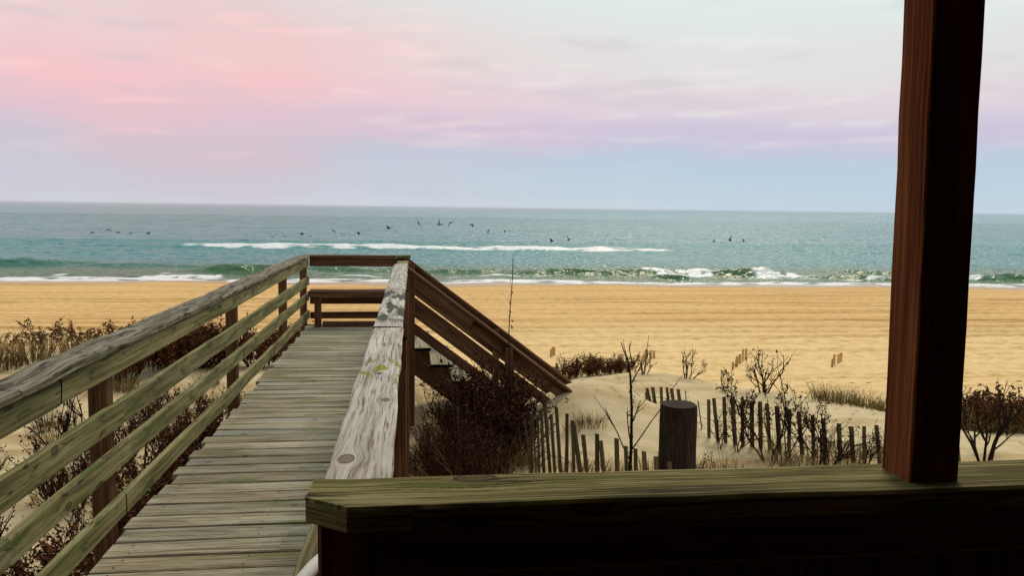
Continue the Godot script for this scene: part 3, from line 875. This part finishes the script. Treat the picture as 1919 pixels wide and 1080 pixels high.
# drooping seed heads on stalks (sea oats, reeds)
func seedhead_mesh(n: int, height: float, spread: float, c: Color) -> ArrayMesh:
	var g := Geo.new()
	for k in n:
		var w := rng.randf() * TAU
		var out := Vector3(cos(w), 0, sin(w))
		var p := out * sqrt(rng.randf()) * spread - Vector3(0, 0.05, 0)
		var h := height * rng.randf_range(0.6, 1.05)
		var kk := rng.randf_range(0.6, 1.4)
		g.tint = Color(c.r * kk, c.g * kk, c.b * kk)
		var pts := PackedVector3Array()
		var droop := rng.randf_range(0.1, 0.35)
		for s in 7:
			var f := s / 6.0
			pts.append(p + Vector3.UP * h * (f - 0.5 * pow(maxf(f - 0.6, 0.0) / 0.4, 2.0) * droop) + out * h * (0.12 * f + droop * pow(f, 4.0)))
		g.tube(pts, 0.0045, 0.002, 3)
		for s in 26:
			var f := rng.randf_range(0.62, 1.0) * 6.0
			var si := mini(int(f), 5)
			leaf(g, pts[si].lerp(pts[si + 1], f - si) + Vector3(rng.randf_range(-0.015, 0.015), 0, rng.randf_range(-0.015, 0.015)), 0.016, c)
	return g.mesh(M.dry_leaf)

func plant(called: String, label: String, category: String, group: String, x: float, z: float, meshes: Array, names: Array, size := 1.0, turn := -1.0, lift := 0.0) -> Node3D:
	var t := thing(called, label, category, Vector3(x, land(x, z) + lift, z), group)
	t.rotation.y = turn if turn >= 0.0 else rng.randf() * TAU
	t.scale = Vector3.ONE * size
	for k in meshes.size():
		put(names[k], meshes[k], t)
	return t

func make_plants() -> void:
	var red := Color(0.12, 0.043, 0.019)
	var brown := Color(0.062, 0.03, 0.014)
	var tan := Color(0.3, 0.2, 0.085)
	var olive := Color(0.16, 0.13, 0.045)
	var wood_parts := ["branches", "dry_leaves"]
	# --- kinds
	var brush := []
	for k in 4:
		brush.append(shrub_parts(15, 0.42, 0.6, 0.006, {"levels": 2, "low": 3, "high": 4, "leaves": 5, "leaf_level": 1, "leaf": 0.02, "leaf_color": red, "bark": Color(2.4, 1.2, 1.0), "lean": 0.7, "kink": 0.25}))
	var thicket := []
	for k in 4:
		thicket.append(shrub_parts(20, 0.62, 0.7, 0.008, {"levels": 2, "low": 2, "high": 4, "leaves": 4, "leaf_level": 1, "leaf": 0.018, "leaf_color": Color(0.075, 0.027, 0.014), "bark": Color(1.3, 0.9, 0.8), "lean": 0.6, "kink": 0.25}))
	var twig := []
	for k in 4:
		twig.append(shrub_parts(5, 0.5, 0.14, 0.011, {"levels": 2, "low": 2, "high": 4, "leaves": 2, "leaf": 0.014, "leaf_color": Color(0.04, 0.02, 0.012), "lean": 0.75, "kink": 0.24}))
	var grass := []
	for k in 3:
		grass.append(grass_mesh(170, 0.5, 0.22, [tan, olive, Color(0.2, 0.13, 0.05), Color(0.1, 0.07, 0.03)], 0.7))
	var tuft := []
	for k in 3:
		tuft.append(grass_mesh(70, 0.3, 0.16, [olive, tan, Color(0.12, 0.09, 0.035)], 0.55, 0.005))
	var oats := []
	for k in 3:
		oats.append(seedhead_mesh(16, 0.5, 0.16, Color(0.11, 0.045, 0.02)))
	var stalk := []
	for k in 3:
		stalk.append(grass_mesh(55, 0.95, 0.22, [Color(0.08, 0.035, 0.018), Color(0.05, 0.022, 0.012), Color(0.12, 0.06, 0.03), Color(0.25, 0.16, 0.07)], 0.42, 0.0055))
	# --- the dune beyond the boardwalk
	for k in 5:
		var p: Array = [[-6.15, -12.6], [-5.75, -12.95], [-6.5, -12.9], [-6.3, -12.2], [-5.4, -13.6]][k]
		plant("dune_grass", "big shaggy clump of brown dune grass at the picture's left edge", "grass clump", "grass clumps at the left edge", p[0], p[1], [grass[k % 3]], ["blades"], 1.55 - 0.12 * k)
	for k in 9:
		var p: Array = [[-6.7, -14.9], [-6.35, -14.8], [-6.0, -14.9], [-5.75, -14.8], [-5.2, -14.5], [-4.9, -14.4], [-6.9, -14.4], [-5.5, -14.2], [-6.2, -14.2]][k]
		plant("sea_oats", "rusty drooping seed heads on the dune edge left of the boardwalk", "grass clump", "seed heads left of the boardwalk", p[0], p[1], [oats[k % 3]], ["seed_heads"], 1.0 + 0.15 * (k % 3))
	for k in 22:
		var f := k / 21.0
		var x := lerpf(-4.6, -2.0, f) + rng.randf_range(-0.3, 0.3)
		var z := lerpf(-12.9, -14.6, f) + rng.randf_range(-0.9, 0.9)
		plant("dry_brush", "dark red dry brush seen between the boardwalk rails", "brush", "red brush between the rails", x, z, brush[k % 4], wood_parts, rng.randf_range(1.0, 1.45))
	for k in 26:
		var x := rng.randf_range(-4.6, -1.95)
		var z := -4.0 - 6.5 * k / 26.0 + rng.randf_range(-0.3, 0.3)
		if k % 2 == 0:
			plant("twig_shrub", "bare dark twiggy shrub on the sand under the boardwalk railing", "shrub", "twigs under the boardwalk railing", x, z, twig[k % 4], wood_parts, rng.randf_range(0.85, 1.25))
		else:
			plant("dry_brush", "brown dry brush close beside the boardwalk's open side", "brush", "brush beside the boardwalk", x * 0.55 - 0.95, z, thicket[k % 4], wood_parts, rng.randf_range(0.6, 0.9))
	for k in 12:
		plant("dry_brush", "low rusty brush hard against the boardwalk posts", "brush", "rusty brush against the boardwalk posts", -1.95 - 0.4 * fposmod(k * 0.618, 1.0), -3.6 - 0.5 * k, brush[k % 4], wood_parts, rng.randf_range(0.9, 1.3))
	for k in 16:
		plant("dune_grass", "golden brown dune grass on the sand behind the boardwalk railing", "grass clump", "golden grass behind the railing", -2.3 - 2.6 * fposmod(k * 0.618, 1.0), -4.6 - 0.5 * k, [grass[k % 3]], ["blades"], rng.randf_range(0.7, 1.1))
	for k in 8:
		plant("dune_grass", "thin grass tuft on the sand left of the boardwalk", "grass clump", "tufts left of the boardwalk", rng.randf_range(-4.8, -1.9), -5.0 - 0.9 * k, [tuft[k % 3]], ["blades"], rng.randf_range(0.8, 1.2))
	# --- thicket below the stairs
	for k in 30:
		var f := k / 29.0
		var x := 0.2 + fposmod(k * 0.618, 1.0) * 0.95
		var z := -6.3 - f * 3.0
		if z > -8.2:
			x = 0.15 + 0.55 * (x - 0.2)
		var low := 0.62 if x < 0.5 else 0.82
		plant("thicket", "dark brown tangled thicket between the railing and the sand fence", "brush", "thicket below the stairs", x, z, thicket[k % 4], wood_parts, rng.randf_range(0.75, 1.05) * low)
	for k in 10:
		plant("dune_grass", "straw grass in the thicket below the stairs", "grass clump", "straw grass below the stairs", 0.1 + 0.12 * k, -6.4 - 0.26 * (k * 3 % 10), [grass[k % 3]], ["blades"], rng.randf_range(0.7, 1.0))
	for k in 16:
		plant("dry_stalks", "dry reddish stalks standing up out of the thicket below the stairs", "brush", "stalks in the thicket", 0.15 + (0.55 if k < 10 else 0.95) * fposmod(k * 0.618 + 0.3, 1.0), -6.6 - 0.17 * k, [stalk[k % 3]], ["stalks"], rng.randf_range(0.75, 1.1))
	for k in 8:
		plant("thicket", "tall dark bush growing up against the lower stair handrail", "brush", "bushes against the stair rail", 0.6 + 0.075 * k, -8.5 - 0.12 * (k * 3 % 8), thicket[k % 4], wood_parts, rng.randf_range(1.0, 1.25))
	for k in 9:
		plant("dry_brush", "dark red brush on the dune edge at the foot of the stairs", "brush", "red brush at the stair foot", 2.5 + 0.15 * k, -12.9 - 0.05 * k + rng.randf_range(-0.2, 0.2), brush[k % 4], wood_parts, 0.8 - 0.04 * absf(k - 3.0), -1.0, -0.05)
	# --- around the fence and the stump
	var reed := Geo.new()
	reed.tint = Color(1.5, 1.0, 0.8)
	var rp := PackedVector3Array()
	for k in 12:
		rp.append(Vector3(0.018 * sin(k * 0.7), k * 0.205 - 0.05, 0.01 * cos(k * 1.3)))
	reed.tube(rp, 0.011, 0.0035, 5)
	var rl := Geo.new()
	for k in 20:
		leaf(rl, Vector3(0, rng.randf_range(1.4, 2.1), 0), 0.02, brown)
	plant("tall_reed", "single tall thin dry stalk standing above the stair handrail", "reed", "", 1.05, -8.5, [reed.mesh(M.bark), rl.mesh(M.dry_leaf)], ["stalk", "dry_leaves"], 1.0, 0.0)
	var trunk := Geo.new()
	var dry := Geo.new()
	var spine := PackedVector3Array([Vector3(0, -0.08, 0), Vector3(0.01, 0.35, 0), Vector3(0.0, 0.75, 0.01), Vector3(-0.02, 1.08, 0), Vector3(-0.05, 1.22, 0), Vector3(-0.13, 1.42, 0.01)])
	trunk.tube(spine, 0.021, 0.005, 6)
	for d in [[0.2, -0.9, 0.62], [0.28, 0.8, 0.72], [0.55, 0.7, 0.3], [0.95, -0.6, 0.3], [1.0, 0.9, 0.34], [1.15, 0.5, 0.16], [1.2, -0.8, 0.16], [0.4, -0.5, 0.3]]:
		grow(trunk, dry, Vector3(0, d[0], 0), Vector3(d[1] * 0.55, 1.0, rng.randf_range(-0.3, 0.3)).normalized(), d[2], 0.008, 1, {"low": 1, "high": 2, "leaves": 2, "leaf": 0.012, "leaf_color": brown, "kink": 0.14, "fork": 0.6})
	for k in 70:
		var h := rng.randf_range(0.1, 1.1)
		leaf(dry, Vector3(rng.randf_range(-0.02, 0.02), h, rng.randf_range(-0.02, 0.02)), 0.014, brown)
	plant("bare_sapling", "tall bare sapling in front of the sand beside the stump", "shrub", "", 2.2, -7.75, [trunk.mesh(M.bark), dry.mesh(M.dry_leaf)], wood_parts, 1.0, 0.0)
	for d in [[4.33, -12.05, 0.95, "small dark budded shrub on the dune crest above the stump"], [4.62, -11.3, 0.5, "tiny leafy sprig on the dune crest right of the stump"], [5.2, -11.2, 1.35, "wide bare forked shrub on the dune crest behind the fence"], [6.35, -8.0, 1.75, "bare twig shrub right of the porch post"], [3.65, -12.25, 0.8, "slim bare shrub behind the dune crest beside the red brush"], [7.3, -8.4, 0.6, "low dark shrub on the crest at the right edge"]]:
		plant("bare_shrub", d[3], "shrub", "bare shrubs on the dune crest", d[0], d[1], twig[int(d[2] * 20.0) % 4], wood_parts, d[2])
	for k in 9:
		var p: Array = [[3.66, -8.5, 0.95], [3.9, -8.2, 1.5], [4.12, -8.25, 1.05], [4.42, -8.1, 1.2], [4.5, -7.95, 1.25], [4.85, -7.9, 0.8], [3.5, -8.6, 0.7], [4.3, -7.7, 0.8], [2.75, -7.2, 0.75]][k]
		var parts := shrub_parts(3, 0.62, 0.12, 0.01, {"levels": 2, "low": 3, "high": 5, "leaves": 4, "leaf_level": 1, "leaf": 0.017, "leaf_color": Color(0.055, 0.027, 0.015), "lean": 0.25, "kink": 0.4, "fork": 0.7})
		plant("creeper", ["dead leafy creeper on the fence right behind the stump", "tall dead creeper climbing the middle of the curving fence", "dead creeper left of the drooping seed plant on the fence", "dead creeper behind the drooping seed plant", "curled drooping seed plant rising over the fence near the porch post", "low creeper on the fence slats nearest the porch post", "small creeper at the fence bend by the stump", "sprawling creeper at the foot of the fence", "dead creeper clinging to the stump's shaded side"][k], "creeper", "creepers on the fence", p[0], p[1], parts, wood_parts, p[2] * 0.85)
	for k in 26:
		var x := 1.5 + 0.16 * k
		var z := -7.3 - 0.6 * fposmod(k * 0.618, 1.0) - (0.5 if k > 14 else 0.0)
		plant("dune_grass", "thin straw grass growing through the sand fences", "grass clump", "straw grass at the fences", x, z, [tuft[k % 3]], ["blades"], rng.randf_range(0.8, 1.5))
	for k in 4:
		plant("dune_grass", "short dark tuft on the little sand mound behind the fence", "grass clump", "tufts on the sand mound", 1.85 + 0.1 * k, -8.95 - 0.06 * (k % 2), [tuft[k % 3]], ["blades"], 0.75)
	for k in 12:
		plant("dune_grass", "tan dune grass on the crest behind the fence's porch end", "grass clump", "tan grass on the crest", 5.95 + 0.075 * k, -10.75 + 0.06 * k - 0.22 * (k % 3), [tuft[k % 3]], ["blades"], rng.randf_range(1.0, 1.5))
	for k in 14:
		plant("dry_brush", "dark rusty brush on the dune right of the porch post", "brush", "brush right of the porch post", 7.3 + 0.17 * k, -9.6 + 0.04 * k - 0.5 * (k % 3), brush[k % 4], wood_parts, rng.randf_range(0.95, 1.3))
	for k in 8:
		plant("dune_grass", "brown grass on the dune right of the porch post", "grass clump", "grass right of the porch post", 7.2 + 0.25 * k, -9.4 - 0.3 * (k % 2), [grass[k % 3]], ["blades"], 1.0)

# straw, twigs and seed husks lying on the dune
func make_litter() -> void:
	var g := Geo.new()
	var k := 0
	while k < 2600:
		var x := rng.randf_range(-6.0, 8.0)
		var z := rng.randf_range(-14.0, -4.5)
		if absf(x + 0.8) < 0.85 or z < crest_z(x) or n1.get_noise_2d(x * 70.0, z * 70.0) < rng.randf_range(-0.2, 0.35):
			k += 1
			continue
		k += 1
		var w := rng.randf() * TAU
		var l := rng.randf_range(0.02, 0.11)
		var a := Vector3(cos(w), 0, sin(w)) * l
		var q := rng.randf_range(0.4, 1.5)
		g.tint = Color(0.13 * q, 0.075 * q, 0.035 * q)
		var p0 := Vector3(x, land(x, z) + 0.008, z)
		var p2 := Vector3(x + a.x, land(x + a.x, z + a.z) + 0.01, z + a.z)
		g.tube(PackedVector3Array([p0, p0.lerp(p2, 0.5) + Vector3(0, 0.012, 0), p2]), 0.0035, 0.002, 3)
	var o := put("dune_litter", g.mesh(M.dry_leaf), self)
	tag(o, "dry straw and broken twigs lying scattered on the dune sand", "litter", "", "stuff")

func make_stump() -> void:
	var t := thing("piling", "thick dark cut-off timber piling standing in the sand by the fence", "piling", Vector3(2.45, -1.2, -7.05))
	var g := Geo.new()
	var ring := 20
	var hs := [0.0, 0.35, 0.7, 0.95, 1.1, 1.135]
	var rs := [0.185, 0.18, 0.175, 0.176, 0.174, 0.164]
	var jit := []
	for s in ring:
		jit.append(rng.randf_range(0.95, 1.05))
	for k in hs.size():
		for s in ring + 1:
			var w := TAU * s / ring
			var o := Vector3(cos(w), 0, sin(w))
			g.vert(o * rs[k] * jit[s % ring] + Vector3(0, hs[k], 0), o, Vector2(hs[k], float(s) / ring))
	for k in hs.size() - 1:
		for s in ring:
			var p := k * (ring + 1) + s
			g.tri(p, p + ring + 2, p + ring + 1)
			g.tri(p, p + 1, p + ring + 2)
	put("shaft", g.mesh(M.pile_wood), t)
	var c := Geo.new()
	var mid := c.vert(Vector3(0, 1.14, 0), Vector3.UP, Vector2(0.5, 0.5))
	for s in ring + 1:
		var w := TAU * s / ring
		c.vert(Vector3(cos(w), 0, sin(w)) * 0.164 * jit[s % ring] + Vector3(0, 1.135, 0), Vector3.UP, Vector2(0.5 + cos(w) * 0.5, 0.5 + sin(w) * 0.5))
	for s in ring:
		c.tri(mid, mid + 1 + s, mid + 2 + s)
	put("cut_top", c.mesh(M.pile_wood), t)

# ---------------------------------------------------------------- birds
func bird_mesh(flap: float, sweep: float) -> ArrayMesh:
	var g := Geo.new()
	g.tint = Color(0.05, 0.045, 0.045)
	# body along -z (the bird flies to -z): bill, head, neck, breast, tail
	var zs := [-0.36, -0.27, -0.235, -0.19, -0.14, -0.05, 0.06, 0.16, 0.24, 0.32]
	var rs := [0.004, 0.014, 0.034, 0.036, 0.034, 0.065, 0.068, 0.045, 0.02, 0.006]
	var ys := [0.0, 0.008, 0.016, 0.016, 0.01, 0.0, 0.0, 0.004, 0.01, 0.012]
	for k in zs.size():
		for s in 8:
			var w := TAU * s / 8
			var o := Vector3(cos(w), sin(w), 0)
			g.vert(Vector3(0, ys[k], zs[k]) + Vector3(o.x * rs[k] * (1.0 if k < 8 else 2.6), o.y * rs[k] * (1.0 if k < 8 else 0.5), 0), o)
	for k in zs.size() - 1:
		for s in 8:
			var p := k * 8 + s
			var q := k * 8 + (s + 1) % 8
			g.tri(p, p + 8, q + 8)
			g.tri(p, q + 8, q)
	# wings: shoulder, wrist, tip
	for side in [-1.0, 1.0]:
		var inner := deg_to_rad(flap)
		var outer := deg_to_rad(flap * 0.45 - 8.0)
		var a := Vector3(0.05 * side, 0.03, -0.06)
		var b := a + Vector3(cos(inner) * side * 0.3, sin(inner) * 0.3, -0.07)
		var c := b + Vector3(cos(outer) * side * 0.42, sin(outer) * 0.42, sweep)
		var chord := [0.19, 0.16, 0.02]
		var pts := [a, b, b.lerp(c, 0.5), c]
		var ch := [0.19, 0.165, 0.11, 0.02]
		for k in 3:
			for f in [0.012, -0.012]:
				var h := Vector3(0, f, 0)
				var p0: Vector3 = pts[k]
				var p1: Vector3 = pts[k + 1]
				var t0: Vector3 = p0 + Vector3(0, -0.005, ch[k])
				var t1: Vector3 = p1 + Vector3(0, -0.005, ch[k + 1])
				if (f > 0.0) == (side > 0.0):
					g.quad(p0 + h, p1 + h * 0.6, t1, t0)
				else:
					g.quad(p0 + h, t0, t1, p1 + h * 0.6)
	return g.mesh(M.feather)

func make_birds() -> void:
	var kinds := [bird_mesh(8, 0.12), bird_mesh(38, 0.1), bird_mesh(-24, 0.12), bird_mesh(58, 0.05)]
	var nth := ["first", "second", "third", "fourth", "fifth", "sixth", "seventh", "eighth", "ninth", "tenth", "eleventh", "twelfth", "thirteenth", "fourteenth", "fifteenth", "sixteenth", "seventeenth", "eighteenth", "nineteenth", "twentieth", "twenty-first", "twenty-second", "twenty-third", "twenty-fourth", "twenty-fifth", "twenty-sixth", "twenty-seventh", "twenty-eighth"]
	# x, y, kind, size, roll, heading
	var at := [[-35.6, -1.5, 2, 0.8, 5, 80], [-33.8, -1.2, 2, 0.85, -15, 70], [-32.9, -1.5, 0, 0.9, -25, 85], [-31.5, -1.5, 2, 0.65, 8, 80], [-29.6, -1.6, 1, 0.8, 5, 75], [-16.0, -1.9, 0, 0.6, 4, 80], [-14.6, -1.8, 0, 0.6, -4, 80], [-12.6, -1.5, 3, 0.8, 60, 70], [-11.8, -1.7, 0, 0.6, 0, 80], [-9.1, -1.1, 0, 0.95, -40, 60], [-6.3, -1.4, 1, 0.95, -30, 75], [-2.9, -0.7, 1, 1.15, -50, 60], [0.7, -0.1, 0, 1.2, -62, 40], [3.0, -0.2, 3, 1.15, -58, 40], [4.4, 0.0, 2, 1.1, 40, 40], [7.0, -0.2, 2, 1.0, -25, 70], [8.9, -0.9, 2, 0.9, 50, 60], [10.9, -0.9, 2, 0.7, -65, 60], [14.8, -2.1, 0, 0.6, 4, 80], [16.6, -2.1, 3, 1.05, 30, 80], [18.7, -1.9, 3, 0.9, 60, 40], [21.9, -2.2, 0, 0.65, -6, 80], [24.0, -2.3, 0, 0.65, -8, 80], [36.8, -2.0, 1, 0.75, -25, 70], [37.8, -2.1, 0, 0.6, -8, 70], [38.8, -1.8, 3, 1.05, -50, 50], [40.0, -2.1, 0, 0.6, 6, 70], [40.7, -1.9, 3, 0.75, 50, 50]]
	for k in at.size():
		var b: Array = at[k]
		var o := put("seabird", kinds[b[2]], self, Vector3(b[0], b[1], -95.0))
		o.rotation_degrees = Vector3(0, b[5], 0)
		o.rotate(Vector3.BACK, deg_to_rad(b[4]))
		o.scale = Vector3.ONE * b[3]
		tag(o, "dark seabird flying low over the sea, %s from the left" % nth[k], "bird", "seabirds over the sea")

func _ready() -> void:
	rng.seed = 20
	n1.seed = 1
	n2.seed = 2
	n3.seed = 3
	for n in [n1, n2, n3]:
		n.noise_type = FastNoiseLite.TYPE_SIMPLEX_SMOOTH
		n.frequency = 0.01
		n.fractal_octaves = 3
	var cam := Camera3D.new()
	cam.name = "camera"
	add_child(cam)
	cam.position = Vector3(0, 1.72, 0)
	cam.rotation_degrees = Vector3(-5.64, -7.1, 0.745)
	cam.fov = 39.6
	cam.near = 0.05
	cam.far = 100000.0
	cam.current = true
	var env := Environment.new()
	env.background_mode = Environment.BG_SKY
	env.sky = make_sky()
	env.background_energy_multiplier = 0.9
	env.tonemap_mode = Environment.TONE_MAPPER_LINEAR
	env.tonemap_exposure = 1.22
	env.sdfgi_enabled = true
	env.ssao_enabled = true
	env.ssil_enabled = true
	var we := WorldEnvironment.new()
	we.name = "world_environment"
	we.environment = env
	add_child(we)
	var sun := DirectionalLight3D.new()
	sun.name = "sun"
	add_child(sun)
	sun.light_energy = 0.5
	sun.light_color = Color(1.0, 0.93, 0.82)
	sun.light_angular_distance = 18.0
	sun.shadow_enabled = true
	sun.rotation_degrees = Vector3(-52, 180 - 28, 0)
	make_materials()
	make_land_and_sea()
	make_boardwalk()
	make_railings()
	make_stairs()
	make_porch()
	make_fences()
	make_stump()
	make_plants()
	make_birds()
	make_litter()
